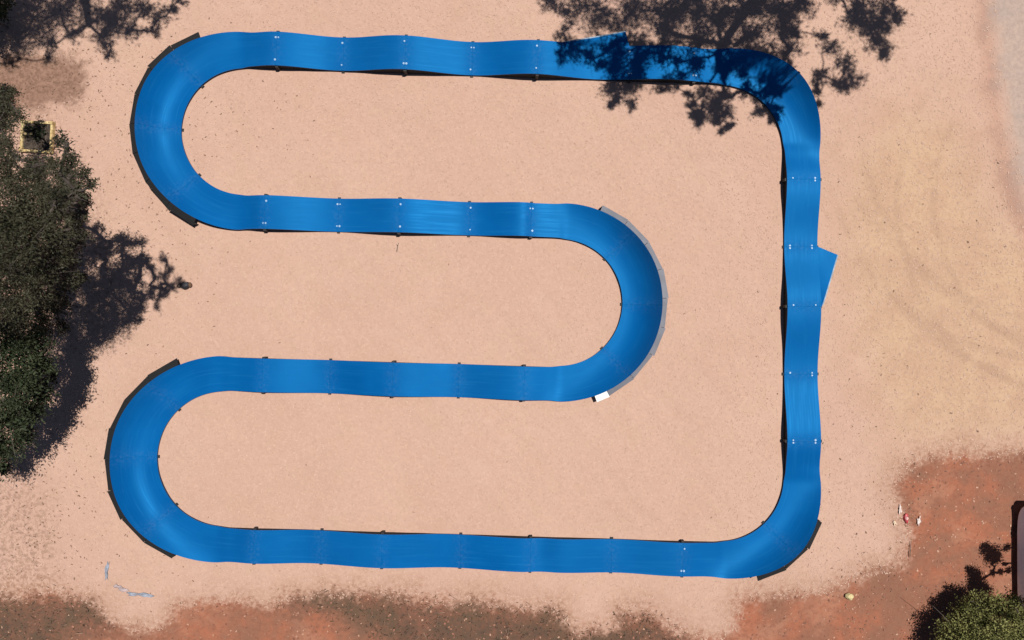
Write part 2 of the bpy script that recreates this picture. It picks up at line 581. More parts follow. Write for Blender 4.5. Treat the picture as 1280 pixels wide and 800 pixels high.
for (sa, sb, side, bank, zi) in ARC_SPANS:
    La = sb - sa
    ramp = 0.40 * La if La > 6 else 0.5 * La
    rel = ST[:, 6] - sa
    rel = np.where(rel > TOTAL / 2, rel - TOTAL, rel)
    rel = np.where(rel < -TOTAL / 2, rel + TOTAL, rel)
    pre = 0.7
    B = sstep((rel + pre) / (ramp + pre)) * sstep((La - rel + pre) / (ramp + pre))
    if La < 6: B = B / B.max()
    ST[:, 5] += side * bank * np.where((rel > -pre) & (rel < La + pre), B, 0)
    inarc = (rel >= 0) & (rel < La)
    ST[inarc, 4] = zi
# smooth the base height and width a little where straights meet berms
for _ in range(6):
    for col in (4, 7):
        ST[:, col] = (np.roll(ST[:, col], 1) + 2 * ST[:, col] + np.roll(ST[:, col], -1)) / 4
TRACK_PTS = ST[:, :2].copy()


def station(s):
    s = s % TOTAL
    xs = np.append(ST[:, 6], TOTAL)
    D = np.vstack([ST, ST[:1]])
    r = np.array([np.interp(s, xs, D[:, k]) for k in range(8)])
    r[2:4] /= np.linalg.norm(r[2:4]); r[6] = s
    return r


NA = 10


def across(st, u):
    """point of the deck top; u from -1 (left edge) to 1 (right edge)"""
    n = np.array([-st[3], st[2]])
    p = st[:2] - n * st[7] * u
    v = (1 - u) / 2 if st[5] >= 0 else (1 + u) / 2
    return np.array([*p, st[4] + abs(st[5]) * v ** 2.9])


track = empty('pump_track', tuple(site(600, 400)))
tag(track, 'blue modular pump track winding in a closed loop over pale wood chip', 'pump track')
T0 = np.array(track.location)

seams = sorted(SEAM)
mods = [(seams[i][0], seams[(i + 1) % len(seams)][0] + (TOTAL if i == len(seams) - 1 else 0)) for i in range(len(seams))]
ss_all = np.array([a for a, _ in seams])


def dust_at(s):
    d = np.abs(ss_all - s % TOTAL); d = np.minimum(d, TOTAL - d)
    return float(np.exp(-(d.min() / 0.22) ** 2))


def berm_wall(s, side):
    for (sa, sb, sd, bank, zi) in ARC_SPANS:
        if sa - 0.3 < s % TOTAL < sb + 0.3 and sd == side:
            return True
    return False


for (sa, sb) in mods:
    n = max(6, int((sb - sa) / 0.08))
    gap = 0.0015
    ss = np.linspace(sa + gap, sb - gap, n + 1)
    sts = [station(s) for s in ss]
    us = np.linspace(-1, 1, NA + 1)
    verts, faces, uvs, dust = [], [], [], []
    W = NA + 1
    for i, st in enumerate(sts):
        for u in us:
            verts.append(across(st, u) - T0); uvs.append((ss[i], u * st[7])); dust.append(dust_at(ss[i]))
    nt = len(verts)
    for v in verts[:nt]:
        uvs.append(uvs[len(uvs) - nt]); dust.append(0)
    verts += [v - np.array([0, 0, 0.045]) for v in verts[:nt]]
    for i in range(n):
        for j in range(NA):
            a = i * W + j
            faces.append((a, a + W, a + W + 1, a + 1))
            faces.append((a + nt, a + 1 + nt, a + W + 1 + nt, a + W + nt))
        a = i * W; faces.append((a, a + nt, a + W + nt, a + W))
        a = i * W + NA; faces.append((a, a + W, a + W + nt, a + nt))
    for j in range(NA):
        faces.append((j, j + 1, j + 1 + nt, j + nt))
        a = n * W + j; faces.append((a, a + nt, a + 1 + nt, a + 1))
    me = mesh(verts, faces)
    uvl = me.uv_layers.new(name='UVMap')
    idx = np.zeros(len(me.loops), np.int32); me.loops.foreach_get('vertex_index', idx)
    uvl.data.foreach_set('uv', np.array(uvs, np.float32)[idx].ravel())
    at = me.attributes.new('dust', 'FLOAT', 'POINT'); at.data.foreach_set('value', np.array(dust, np.float32))
    deck = obj('deck_panel', me, M_DECK, track, smooth=40)
    # black side panels from the deck down to the ground
    for side in (-1, 1):
        v, f = [], []
        for st in sts:
            uo = side * 0.985; ui = side * 0.94
            po, pi_ = across(st, uo) - T0, across(st, ui) - T0
            v += [(po[0], po[1], po[2] - 0.04), (po[0], po[1], -0.03), (pi_[0], pi_[1], -0.03), (pi_[0], pi_[1], pi_[2] - 0.046)]
        for i in range(n):
            a = i * 4
            for k in range(4):
                b = (k + 1) % 4
                f.append((a + k, a + 4 + k, a + 4 + b, a + b))
        f += [(0, 1, 2, 3), (n * 4 + 3, n * 4 + 2, n * 4 + 1, n * 4)]
        obj('side_panel', mesh(v, f), M_BLACK, deck, smooth=40)

# supports and bolts at the joints
bolt_me = None
for (s, bolts) in seams:
    st = station(s)
    # cross beam that carries the joint, its ends stick out past the deck
    v, f = [], []
    ring = []
    for u in np.linspace(-1.09, 1.09, 9):
        uc = max(-1, min(1, u))
        p = across(st, uc); n_ = np.array([-st[3], st[2]])
        p[:2] = st[:2] - n_ * st[7] * u
        p = p - T0
        t_ = np.array([st[2], st[3], 0]) * 0.05
        top = max(p[2] - 0.05, 0.02)
        v += [(*(p - t_)[:2], top), (*(p + t_)[:2], top), (*(p + t_)[:2], -0.02), (*(p - t_)[:2], -0.02)]
    for i in range(8):
        for k in range(4):
            a = i * 4 + k; b = i * 4 + (k + 1) % 4
            f.append((a, b, b + 4, a + 4))
    f += [(3, 2, 1, 0), (32, 33, 34, 35)]
    obj('support_frame', mesh(v, f), M_FRAME, track)
    if bolts:
        for u in (-0.66, 0.66):
            for dsb in (-0.045, 0.045):
                if rng.random() < 0.6 and dsb > 0: continue
                sb_ = station(s + dsb)
                p = across(sb_, u) - T0
                p[2] += 0.004
                if bolt_me is None:
                    bm = bmesh.new()
                    bmesh.ops.create_cone(bm, segments=12, radius1=0.036, radius2=0.031, depth=0.012, cap_ends=True)
                    bmesh.ops.create_cone(bm, segments=6, radius1=0.022, radius2=0.02, depth=0.03, cap_ends=True)
                    bolt_me = bm_mesh(bm); bolt_me.materials.append(M_ZINC)
                b = bpy.data.objects.new('bolt', bolt_me)
                b.location = p
                k = rng.uniform(0.75, 1.15); b.scale = (k, k, 1)
                link(b, track)


# sloping panels fixed behind the outer edge of the berms
def back_panel(ci, deg0, deg1, mat, width, drop, mat_last=None, count=6):
    c, lin, lout, turn, bank = ARCS[ci]
    sa, sb, side, _, _ = ARC_SPANS[ci]
    a0 = math.atan2(*(lin.foot(c) - c)[::-1])
    r = np.linalg.norm(lin.foot(c) - c)
    edges = np.radians(np.linspace(deg0, deg1, count + 1))

    def edge_pt(a):
        d = (a - a0) * turn
        while d < -0.6: d += 2 * math.pi
        while d > 2 * math.pi - 0.6: d -= 2 * math.pi
        st = station(sa + d * r)
        p = across(st, -side)
        return p, np.array([math.cos(a), math.sin(a), 0])
    for k in range(count):
        b0, b1 = edges[k], edges[k + 1]
        gap = 0.002 * (1 if b1 > b0 else -1)
        v, f = [], []
        m = 5
        pts = [edge_pt(b0 + gap + (b1 - b0 - 2 * gap) * j / (m - 1)) for j in range(m)]
        wk = width * (0.85 + 0.3 * rng.random())
        # inner edge follows the deck, outer edge is a straight board
        o0 = pts[0][0] + pts[0][1] * wk; o1 = pts[-1][0] + pts[-1][1] * wk
        for j, (p, nrm) in enumerate(pts):
            pin = p - T0 + nrm * 0.004
            po = o0 + (o1 - o0) * j / (m - 1) - T0
            zt = pin[2] - 0.012
            zo = max(po[2] - drop, 0.06)
            v += [(pin[0], pin[1], zt), (po[0], po[1], zo), (po[0] + nrm[0] * 0.0, po[1] + nrm[1] * 0.0, zo - 0.05), (pin[0], pin[1], zt - 0.06)]
        for j in range(m - 1):
            a = j * 4
            for q in range(4):
                b = (q + 1) % 4
                f.append((a + q, a + b, a + 4 + b, a + 4 + q))
        f += [(0, 3, 2, 1), ((m - 1) * 4, (m - 1) * 4 + 1, (m - 1) * 4 + 2, (m - 1) * 4 + 3)]
        me = mesh(v, f)
        bm = bmesh.new(); bm.from_mesh(me); me2 = bm_mesh(bm)
        mm = mat_last if (mat_last is not None and k == count - 1) else mat
        bp = obj('back_panel', me2, mm, track)
        if mm is M_GLINT: bp['label'] = 'short end panel behind the berm painted white as a sun glint'
        # brace down to the ground behind the panel
        vv, ff = [], []
        pm, nm = pts[0]
        pm = pm - T0
        e = pm + nm * wk * 0.7
        tube(vv, ff, [(e[0], e[1], max(pm[2] - drop - 0.04, 0.03)), (e[0] + nm[0] * 0.01, e[1] + nm[1] * 0.01, -0.02)], [0.03, 0.03], 6)
        obj('brace', mesh(vv, ff), M_FRAME, bp)


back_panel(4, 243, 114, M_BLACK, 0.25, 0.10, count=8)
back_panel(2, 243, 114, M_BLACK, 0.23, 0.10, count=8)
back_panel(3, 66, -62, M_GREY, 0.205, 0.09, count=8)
back_panel(3, -62, -69.5, M_GLINT, 0.23, 0.06, mat_last=M_GLINT, count=1)  # end of the grey strip, its highlight painted in as white
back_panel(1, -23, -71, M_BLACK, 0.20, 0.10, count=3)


# two side wings where riders roll on
def wing(line, key0, key1, outer):
    """outer: photo corners with heights of the free edge, from the key0 end of the deck edge to the key1 end"""
    t0_ = None
    for k_, arc in enumerate(ARCS):
        if arc[1] is line:
            s0 = ARC_SPANS[k_][0] - np.linalg.norm(line.foot(ARCS[k_][0]) - line.foot(ARCS[k_ - 1][0]))
            t0_ = (line.foot(ARCS[k_ - 1][0]) - line.a) @ line.d
    N, M = 12, 5
    outer = [np.array(site(*q)) - T0 for q in outer]
    seg = np.cumsum([0] + [np.linalg.norm(outer[i + 1] - outer[i]) for i in range(len(outer) - 1)])
    v, f, d_ = [], [], []
    for i in range(N + 1):
        k = key0 + (key1 - key0) * i / N
        a = across(station(s0 + line.at(k) - t0_), -1) - T0
        b = np.array([np.interp(seg[-1] * i / N, seg, [o[q] for o in outer]) for q in range(3)])
        b[2] = max(b[2], 0.05)
        for j in range(M + 1):
            v.append(a + (b - a) * j / M)
    W = M + 1
    nt = len(v)
    v += [p - np.array([0, 0, 0.045]) for p in v]
    for i in range(N):
        for j in range(M):
            a = i * W + j
            f.append((a, a + 1, a + W + 1, a + W)); f.append((a + nt, a + W + nt, a + W + 1 + nt, a + 1 + nt))
        a = i * W + M; f.append((a, a + nt, a + W + nt, a + W))
    for j in range(M):
        f.append((j, j + nt, j + 1 + nt, j + 1)); a = N * W + j; f.append((a, a + 1, a + 1 + nt, a + nt))
    me = mesh(v, f)
    bm = bmesh.new(); bm.from_mesh(me); me = bm_mesh(bm)
    if sum(p.normal.z * p.area for p in me.polygons if abs(p.normal.z) > .5) < -1e9: me.flip_normals()
    uvl = me.uv_layers.new(name='UVMap')
    for lp in me.loops:
        c = me.vertices[lp.vertex_index].co
        uvl.data[lp.index].uv = ((c.x + 3.3, c.y) if line.key == 'x' else (c.y, c.x + 3.3))
    o = obj('entry_wing', me, M_DECK, track, smooth=30)
    tv, tf = [], []
    for i in range(N + 1):
        p = v[i * W + M]; q = v[i * W + M - 1]
        o_ = (p - q); o_[2] = 0; o_ = o_ / (np.linalg.norm(o_) + 1e-6)
        for (e, h) in ((-0.01, 0.006), (0.028, 0.006), (0.028, -0.055), (-0.01, -0.05)):
            tv.append((p[0] + o_[0] * e, p[1] + o_[1] * e, p[2] + h))
    for i in range(N):
        for k in range(4):
            a = i * 4 + k; b = i * 4 + (k + 1) % 4
            tf.append((a, b, b + 4, a + 4))
    obj('edge_highlight', mesh(tv, tf), M_EDGE_LIT, o)  # added strip along the free edge, coloured as a sunlit edge highlight
    vv, ff = [], []
    ring = [v[j] for j in range(M + 1)] + [v[i * W + M] for i in range(1, N + 1)]
    cen = sum(ring) / len(ring)
    for p in ring:
        q = p + (cen - p) * 0.03
        vv += [(q[0], q[1], q[2] - 0.046), (q[0], q[1], -0.03)]
    for k in range(len(ring) - 1):
        ff.append((2 * k, 2 * k + 1, 2 * k + 3, 2 * k + 2))
    obj('side_panel', mesh(vv, ff), M_BLACK, o)


wing(CL, 307.5, 384, [(1047, 318.5, 0.06), (1028.5, 381, 0.33), (1026.5, 384, 0.36)])
wing(R1, 786, 699, [(782, 39.5, 0.18), (742, 47, 0.2), (699, 53.5, 0.33)])


def off_track(P, d=0.75):
    ok = np.ones(len(P), bool)
    T = TRACK_PTS[::3]
    for i in range(0, len(P), 4000):
        D = np.hypot(P[i:i + 4000, None, 0] - T[None, :, 0], P[i:i + 4000, None, 1] - T[None, :, 1]).min(1)
        ok[i:i + 4000] = D > d
    return ok


scatter('wood_chips', 90000, lambda P: off_track(P) & (region('red', P) < 0.15) & (region('brown', P) < 0.05) & (region('gravel', P) < 0.2), (0.03, 0.075),
        [(0.35, 0.22, 0.163, 1), (0.40, 0.258, 0.192, 1), (0.43, 0.285, 0.215, 1), (0.44, 0.295, 0.222, 1), (0.48, 0.325, 0.25, 1)],
        'loose pale wood chips covering the ground round the track', 'wood chips')
scatter('leaf_litter', 3000, lambda P: off_track(P) & (rng.random(len(P)) < 0.45), (0.04, 0.085), [(0.13, 0.07, 0.045, 1), (0.25, 0.15, 0.10, 1)],
        'small dark fallen leaves scattered over the ground and thicker by the trees', 'fallen leaves', zoff=0.02,
        cluster=[(300, 150, 45, 50), (350, 148, 25, 22), (240, 155, 20, 20), (640, 300, 420, 160), (250, 330, 60, 60), (130, 300, 70, 500), (60, 600, 50, 300), (150, 90, 60, 200),
                 (1130, 640, 30, 90), (1085, 730, 35, 160), (60, 100, 45, 500), (1150, 300, 130, 110), (200, 770, 80, 200), (1060, 560, 80, 120), (60, 680, 40, 250)])
scatter('red_soil_grit', 26000, lambda P: region('red', P) > 0.05, (0.025, 0.085),
        [(0.10, 0.042, 0.026, 1), (0.20, 0.085, 0.052, 1), (0.27, 0.12, 0.075, 1), (0.42, 0.25, 0.17, 1)],
        'loose clods and twigs over the bare red soil', 'soil clods', elong=(0.3, 0.9))
scatter('scrub_grass', 90000, lambda P: (region('scrub', P) > -0.35 + 0.5 * rng.random(len(P))) , (0.06, 0.19),
        [(0.055, 0.040, 0.022, 1), (0.10, 0.066, 0.040, 1), (0.14, 0.085, 0.055, 1), (0.24, 0.15, 0.10, 1)],
        'short brown dead grass along the near edge of the site', 'dead grass', upright=True, elong=(0.10, 0.26))
scatter('dry_grass', 26000, lambda P: (region('dry', P) > -0.6 + 1.6 * rng.random(len(P))), (0.03, 0.10),
        [(0.34, 0.22, 0.12, 1), (0.44, 0.31, 0.18, 1), (0.55, 0.41, 0.25, 1)],
        'thin straw coloured grass on the open ground right of the track', 'dry grass', upright=True, elong=(0.08, 0.2))


# -------------------------------------------------------------------- trees
def leaf_quads(cent, dirs, length, width):
    n = len(cent)
    a = rng.normal(size=(n, 3)); side = np.cross(dirs, a); side /= np.linalg.norm(side, axis=1)[:, None] + 1e-9
    L = length[:, None]; W = width[:, None]
    base = cent - dirs * L / 2; tip = cent + dirs * L / 2
    mid = cent - dirs * L * 0.08
    return np.stack([base, mid + side * W / 2, tip, mid - side * W / 2], 1)


def clump_leaves(c, r, n_sprig, per, ll, droop=0.0, flat=0.75, lw=0.3):
    d = rng.normal(size=(n_sprig, 3)); d /= np.linalg.norm(d, axis=1)[:, None]
    d[:, 2] *= flat
    reach = r * rng.uniform(0.35, 1.12, n_sprig)[:, None]
    tips = np.array(c) + d * reach
    base = np.array(c) + d * reach * 0.45
    f = rng.random((n_sprig, per))[:, :, None]
    P = base[:, None] + (tips - base)[:, None] * f + rng.normal(0, 0.085 * r + 0.03, (n_sprig, per, 3))
    dirs = d[:, None] * 0.6 + rng.normal(0, 0.55, (n_sprig, per, 3)); dirs[..., 2] -= droop
    P = P.reshape(-1, 3); dirs = dirs.reshape(-1, 3); dirs /= np.linalg.norm(dirs, axis=1)[:, None] + 1e-9
    n = len(P)
    L = rng.uniform(ll[0], ll[1], n)
    V = leaf_quads(P, dirs, L, L * rng.uniform(lw * 0.7, lw * 1.4, n))
    tint = np.repeat(rng.random(n_sprig), per) * 0.78 + rng.random(n) * 0.22
    return V, tint


def tree(name, base, clumps, mat, bark, trunk_r, label, cat, ll=(0.08, 0.16), dens=1.0, droop=0.3, fork=0.35, lw=0.3, flat=0.75, group=None, twigs=True):
    """clumps: (x, y, z, radius, density) world-space leaf masses; the limbs run from the trunk out to each of them"""
    root = empty(name, base)
    tag(root, label, cat, group)
    b = np.array(base, float)
    C = np.array([c[:3] for c in clumps], float)
    top = C.mean(0); top[2] = np.percentile(C[:, 2], 40)
    Vs, Ts = [], []
    verts, faces = [], []
    # trunk with a slight bend
    tp = []
    K = 7
    for i in range(K + 1):
        f = i / K
        q = b + (top - b) * np.array([f ** 1.4, f ** 1.4, f]) + np.array([math.sin(f * 5) * 0.12, math.cos(f * 4) * 0.1 - 0.1, 0]) * trunk_r * 4 * (f > 0)
        tp.append(q)
    tube(verts, faces, [q - b - (np.array([0, 0, 0.15]) if i == 0 else 0) for i, q in enumerate(tp)], [trunk_r * (1.25 if i == 0 else 1 - 0.55 * i / K) for i in range(K + 1)], 10)
    # limbs: every leaf mass hangs on the nearest trunk point or on a leaf mass nearer the trunk
    nodes = [tp[i] for i in range(2, K + 1)]
    n_tr = len(nodes)
    parent = {}
    order = np.argsort(np.linalg.norm(C - top, axis=1))
    place = {}
    for ci in order:
        N_ = np.array(nodes)
        dd = np.linalg.norm(N_ - C[ci], axis=1)
        dd[:n_tr] *= 0.8
        dd[:n_tr] += 0.6 * np.clip(N_[:n_tr, 2] - C[ci][2], 0, None)
        parent[ci] = int(np.argmin(dd)); place[ci] = len(nodes); nodes.append(C[ci])
    kids = np.zeros(len(nodes))
    for ci in order[::-1]:
        kids[parent[ci]] += kids[place[ci]] + 1
    for ci, c in enumerate(clumps):
        x, y, z, r, dn = c
        c3 = C[ci]; p0 = nodes[parent[ci]]
        d = c3 - p0; L = np.linalg.norm(d)
        wob = min(0.25, 0.12 * L)
        mid1 = p0 + d * 0.35 + np.array([0, 0, 0.05 * L]) + rng.normal(0, wob, 3) * .7
        mid2 = p0 + d * 0.7 + np.array([0, 0, 0.05 * L]) + rng.normal(0, wob, 3) * .7
        r1 = min(trunk_r * 0.42, 0.010 + 0.011 * math.sqrt(kids[place[ci]] + 1))
        r0 = min(trunk_r * 0.45, r1 * 1.35)
        tube(verts, faces, [p0 - b, mid1 - b, mid2 - b, c3 - b], [r0, (r0 + r1) / 2, (r0 + r1) / 2, r1 * .8], 6)
        if twigs:
            for _ in range(5):
                e = c3 + rng.normal(0, 0.5, 3) * r
                st_ = mid2 + (c3 - mid2) * rng.random()
                tube(verts, faces, [st_ - b, (st_ + e) / 2 - b + rng.normal(0, 0.05, 3), e - b], [0.012, 0.008, 0.004], 4)
        n_sp = int(55 * dn * dens * (r / 0.8) ** 2) + 6
        V, t_ = clump_leaves(c3 - b, r, n_sp, 24, ll, droop, flat, lw)
        Vs.append(V); Ts.append(np.clip(t_ + rng.normal(0, 0.12), 0, 1))
    V = np.concatenate(Vs); t_ = np.concatenate(Ts)
    ok = (V[..., 2].min(1) + b[2]) > 0.03
    obj('trunk', mesh(verts, faces), bark, root, smooth=60)
    obj('crown', quads_mesh(V[ok], {'tint': t_[ok]}), mat, root)
    return root


M_LEAF_OLIVE = leaf_material('olive_foliage', (0.014, 0.015, 0.009, 1), (0.066, 0.064, 0.038, 1))
M_LEAF_DARK = leaf_material('dark_foliage', (0.013, 0.020, 0.010, 1), (0.048, 0.060, 0.030, 1))
M_LEAF_GUM = leaf_material('gum_foliage', (0.020, 0.030, 0.016, 1), (0.060, 0.072, 0.040, 1))
M_LEAF_BUSH = leaf_material('bush_foliage', (0.055, 0.064, 0.018, 1), (0.25, 0.245, 0.088, 1))
M_BARK = bark_material('grey_bark', (0.06, 0.045, 0.035, 1), (0.16, 0.13, 0.11, 1))
M_BARKD = bark_material('dark_bark', (0.03, 0.023, 0.018, 1), (0.07, 0.055, 0.045, 1))
M_BARK2 = bark_material('smooth_gum_bark', (0.22, 0.17, 0.13, 1), (0.36, 0.30, 0.25, 1))

# tall gum tree standing just outside the top of the picture: its shadow lies over the top straight
sh = [(690, 4, 22, .7), (712, 20, 16, .6), (725, 5, 30, .6), (752, 14, 26, .9), (775, 30, 22, .7), (795, 8, 34, 1.1), (745, 38, 20, .5), (705, 40, 14, .35), (712, 66, 22, 1.2),
      (735, 72, 20, .7), (700, 78, 14, .8), (765, 60, 22, .9), (790, 52, 22, 1.0), (775, 112, 26, .9), (768, 90, 20, .9), (792, 90, 18, .8), (800, 74, 20, .6), (828, 108, 15, .8), (845, 104, 14, .8), (822, 78, 22, .8),
      (830, 22, 34, 1.3), (856, 10, 36, 1.4), (840, 52, 24, 1.0), (872, 48, 24, 1.1), (862, 78, 24, .8), (890, 22, 34, 1.1), (925, 12, 34, 1.1), (905, 58, 22, .9),
      (888, 132, 25, .9), (874, 150, 14, .8), (906, 122, 18, .8), (880, 118, 14, .6), (930, 112, 14, .7), (958, 135, 14, .8), (948, 118, 15, .6), (925, 78, 26, 1.2), (955, 72, 28, 1.3), (940, 48, 28, 1.1), (905, 84, 20, .9),
      (972, 90, 20, 1.1), (985, 66, 20, 1.0), (975, 22, 30, 1.2), (960, 0, 30, 1.2), (1000, 8, 22, .9), (990, 40, 20, .9), (1028, 46, 14, .6), (1038, 62, 15, .8), (1056, 80, 18, 1.0), (1066, 100, 18, 1.1), (1050, 106, 14, 1.0), (1026, 96, 14, 1.1), (1020, 112, 10, .8), (1024, 130, 6, .5),
      (1068, 22, 22, 1.2), (1086, 34, 26, 1.4), (1100, 54, 20, 1.2), (1108, 66, 12, .9), (1078, 8, 24, 1.2), (1112, 8, 20, 1.1), (1122, 22, 14, .9), (1104, 30, 18, 1.1),
      (1045, -8, 18, .8), (800, -30, 36, 1), (860, -34, 40, 1), (920, -36, 40, 1), (980, -36, 36, 1), (1090, -30, 36, 1), (740, -24, 30, .9), (1040, -50, 30, 1), (890, -80, 40, 1), (960, -84, 40, 1), (1030, -96, 36, 1), (820, -70, 30, .9)]
for (x0, x1, y0, y1, n_) in ((695, 800, 58, 98, 8), (790, 960, 56, 96, 12), (940, 1000, 60, 112, 7), (856, 916, 112, 164, 13), (758, 798, 100, 134, 8), (940, 972, 108, 154, 8), (800, 1000, 0, 56, 24)):
    for _ in range(n_):
        sh.append((rng.uniform(x0, x1), rng.uniform(y0, y1), rng.uniform(7, 13), 0.5))
cl = []
for (px, py, rp, dn) in sh:
    z = float(rng.uniform(8.6, 10.8))
    p = site_from_shadow(px, py, z)
    cl.append((p.x, p.y, z, rp / 36.0 * 1.05, dn))
tree('gum_tree', (11.3, 15.2, 0), cl, M_LEAF_GUM, M_BARK2, 0.30, 'tall gum tree past the top straight throwing a shadow over it', 'tree', ll=(0.09, 0.20), dens=0.74, droop=0.5, fork=0.55, lw=0.26)

# gum tree outside the top left corner, only its shadow and lowest leaves come into view
sh = [(10, 10, 40, 1.3), (40, 25, 40, 1.2), (75, 15, 34, 1.2), (20, 50, 30, 1.1), (60, 50, 20, .7), (110, 18, 26, .8), (138, 28, 28, 1.5), (150, 12, 26, 1.2), (128, 48, 18, 1.1), (138, 66, 12, .9), (165, 38, 16, .9),
      (178, 12, 22, .8), (200, 22, 18, .7), (214, 10, 14, .6), (190, 40, 12, .5), (224, 2, 10, .5), (12, 78, 18, .8), (60, 72, 10, .5), (90, 44, 16, .6), (105, -20, 40, 1), (40, -20, 50, 1), (170, -20, 36, 1), (0, 30, 36, 1.2), (210, -24, 24, .8)]
cl = []
for (px, py, rp, dn) in sh:
    z = float(rng.uniform(8.6, 10.4))
    p = site_from_shadow(px, py, z)
    cl.append((p.x, p.y, z, rp / 36.0, dn))
tree('gum_tree', (-14.6, 16.0, 0), cl, M_LEAF_GUM, M_BARK2, 0.27, 'leafy gum tree past the top left corner above the brown soil patch', 'tree', ll=(0.09, 0.17), dens=0.9, droop=0.5, fork=0.55, lw=0.28)

# big olive tree at the left edge
vis = [(6, 142, 4.6, 22, 1.1), (-8, 184, 5.2, 28, 1.1), (4, 226, 6.6, 34, 1.3), (40, 234, 6.2, 26, 1.2), (74, 220, 6.0, 20, 1.0), (92, 226, 5.6, 18, 1.0), (76, 250, 6.6, 30, 1.2), (40, 256, 7.6, 40, 1.3), (8, 272, 8.0, 44, 1.3),
       (62, 290, 7.6, 34, 1.2), (30, 306, 8.2, 40, 1.3), (72, 318, 7.0, 24, 1.0), (4, 330, 7.8, 40, 1.2), (46, 346, 7.2, 32, 1.2), (18, 372, 6.8, 34, 1.2), (56, 376, 5.6, 20, .9), (-30, 200, 7.0, 50, 1.2), (-34, 260, 8.6, 56, 1.2),
       (-36, 330, 8.0, 56, 1.2), (-40, 390, 7.0, 50, 1.2), (86, 268, 5.2, 20, .9), (92, 300, 4.4, 18, .7), (20, 396, 5.6, 26, 1.0), (96, 240, 4.6, 16, .7),
       (6, 172, 2.4, 18, 1.4), (16, 196, 2.6, 18, 1.4), (24, 144, 2.4, 13, 1.3), (40, 204, 2.8, 14, 1.3), (60, 206, 3.2, 12, 1.2), (2, 154, 2.6, 18, 1.3), (0, 120, 2.6, 20, 1.2), (16, 118, 2.2, 12, 1.1), (20, 340, 3.5, 40, 1.5), (60, 330, 3.5, 34, 1.4), (40, 380, 3.2, 36, 1.5), (70, 380, 3.4, 24, 1.2), (10, 400, 3.0, 36, 1.5), (50, 406, 2.8, 26, 1.3), (78, 408, 3.0, 16, 1.0), (30, 280, 4.0, 40, 1.4), (70, 260, 4.0, 30, 1.3), (84, 300, 4.2, 24, 1.2), (86, 350, 4.4, 18, 1.0), (0, 300, 4.0, 40, 1.4)]
cl = []
for (px, py, z, rp, dn) in vis:
    p = site(px, py, z)
    cl.append((p.x, p.y, z, rp * (H - z) / F, dn))
SHP = [(92, 222), (118, 220), (140, 236), (158, 240), (152, 262), (146, 282), (176, 284), (196, 302), (206, 330), (226, 352), (206, 372), (186, 402), (152, 408), (120, 432), (84, 452), (66, 420), (80, 300)]
SH_P = np.array([[*site(rng.uniform(60, 235), rng.uniform(215, 455))[:2]] for _ in range(420)])
SH_P = SH_P[sdf(SHP, SH_P) > 0.05][:150]
for g2 in SH_P:
    z = 4.6 + 0.4 * rng.random()
    edge_px = 96 + rng.uniform(-14, 12)
    while z < 8.6 and (g2[0] + KX * z) * F / (H - z) + 640 > edge_px: z += 0.1
    vx, vy = (g2[0] + KX * z) * F / (H - z) + 640, 400 - (g2[1] + KY * z) * F / (H - z)
    if vy < 208 and vx > 12: continue
    dn = float(np.clip(1.0 - 0.006 * (g2[0] * 36 + 640 - 100), 0.55, 1.2))
    cl.append((g2[0] + KX * z, g2[1] + KY * z, z, rng.uniform(6, 11) / 36.0, dn * 0.45))
for (px, py, rp, dn) in ((204, 322, 8, .7), (212, 336, 9, .7), (222, 350, 8, .6), (214, 360, 9, .6), (206, 346, 10, .7), (227, 356, 5, .5), (202, 368, 9, .7), (196, 384, 8, .6), (198, 372, 8, .6)):
    z = 9.4 + 0.5 * rng.random(); p = site_from_shadow(px, py, z); cl.append((p.x, p.y, z, rp / 36.0, dn))
tree('wattle_tree', tuple(site(62, 338)), cl, M_LEAF_OLIVE, M_BARKD, 0.24, 'big olive green tree at the left edge with its shade on the wood chip', 'tree', ll=(0.05, 0.10), dens=1.4, droop=0.1, fork=0.4, lw=0.34)

vis = [(18, 436, 4.6, 34, 1.3), (46, 428, 3.8, 24, 1.0), (52, 456, 3.6, 24, 1.1), (20, 478, 4.4, 34, 1.3), (48, 486, 3.2, 22, 1.1), (14, 520, 3.8, 32, 1.2), (42, 512, 2.8, 20, 1.0), (30, 546, 2.6, 20, 1.0),
       (6, 560, 2.8, 24, 1.1), (-30, 450, 5.0, 50, 1.2), (-36, 520, 4.4, 50, 1.2), (-34, 580, 3.2, 36, 1.1), (4, 584, 1.6, 12, .9), (64, 470, 2.2, 12, .7)]
cl = []
for (px, py, z, rp, dn) in vis:
    p = site(px, py, z); cl.append((p.x, p.y, z, rp * (H - z) / F, dn))
tree('bushy_tree', tuple(site(10, 500)), cl, M_LEAF_DARK, M_BARK, 0.14, 'low dark green bushy tree below the big olive tree', 'tree', ll=(0.06, 0.13), dens=1.8, droop=0.0, fork=0.25, lw=0.4)

# shrubs in the shade at the top left
for (px, py, zs, r, lab) in ((8, 34, (0.7, 1.3), 0.8, 'dark shrub in deep shade at the top left corner'), (6, 128, (0.8, 1.6), 0.7, 'dusty green shrub just above the square timber frame')):
    g = site(px, py)
    cl = [(g.x + dx * r, g.y + dy * r, zs[0] + (zs[1] - zs[0]) * rng.random(), r * 0.62, 1.1) for dx, dy in ((0, 0), (.8, .2), (-.7, .4), (.1, -.7), (.3, .8), (-.5, -.5))]
    tree('shrub', tuple(g), cl, M_LEAF_DARK, M_BARK, 0.05, lab, 'shrub', ll=(0.06, 0.12), dens=1.6, droop=0.0, fork=0.1, lw=0.42)

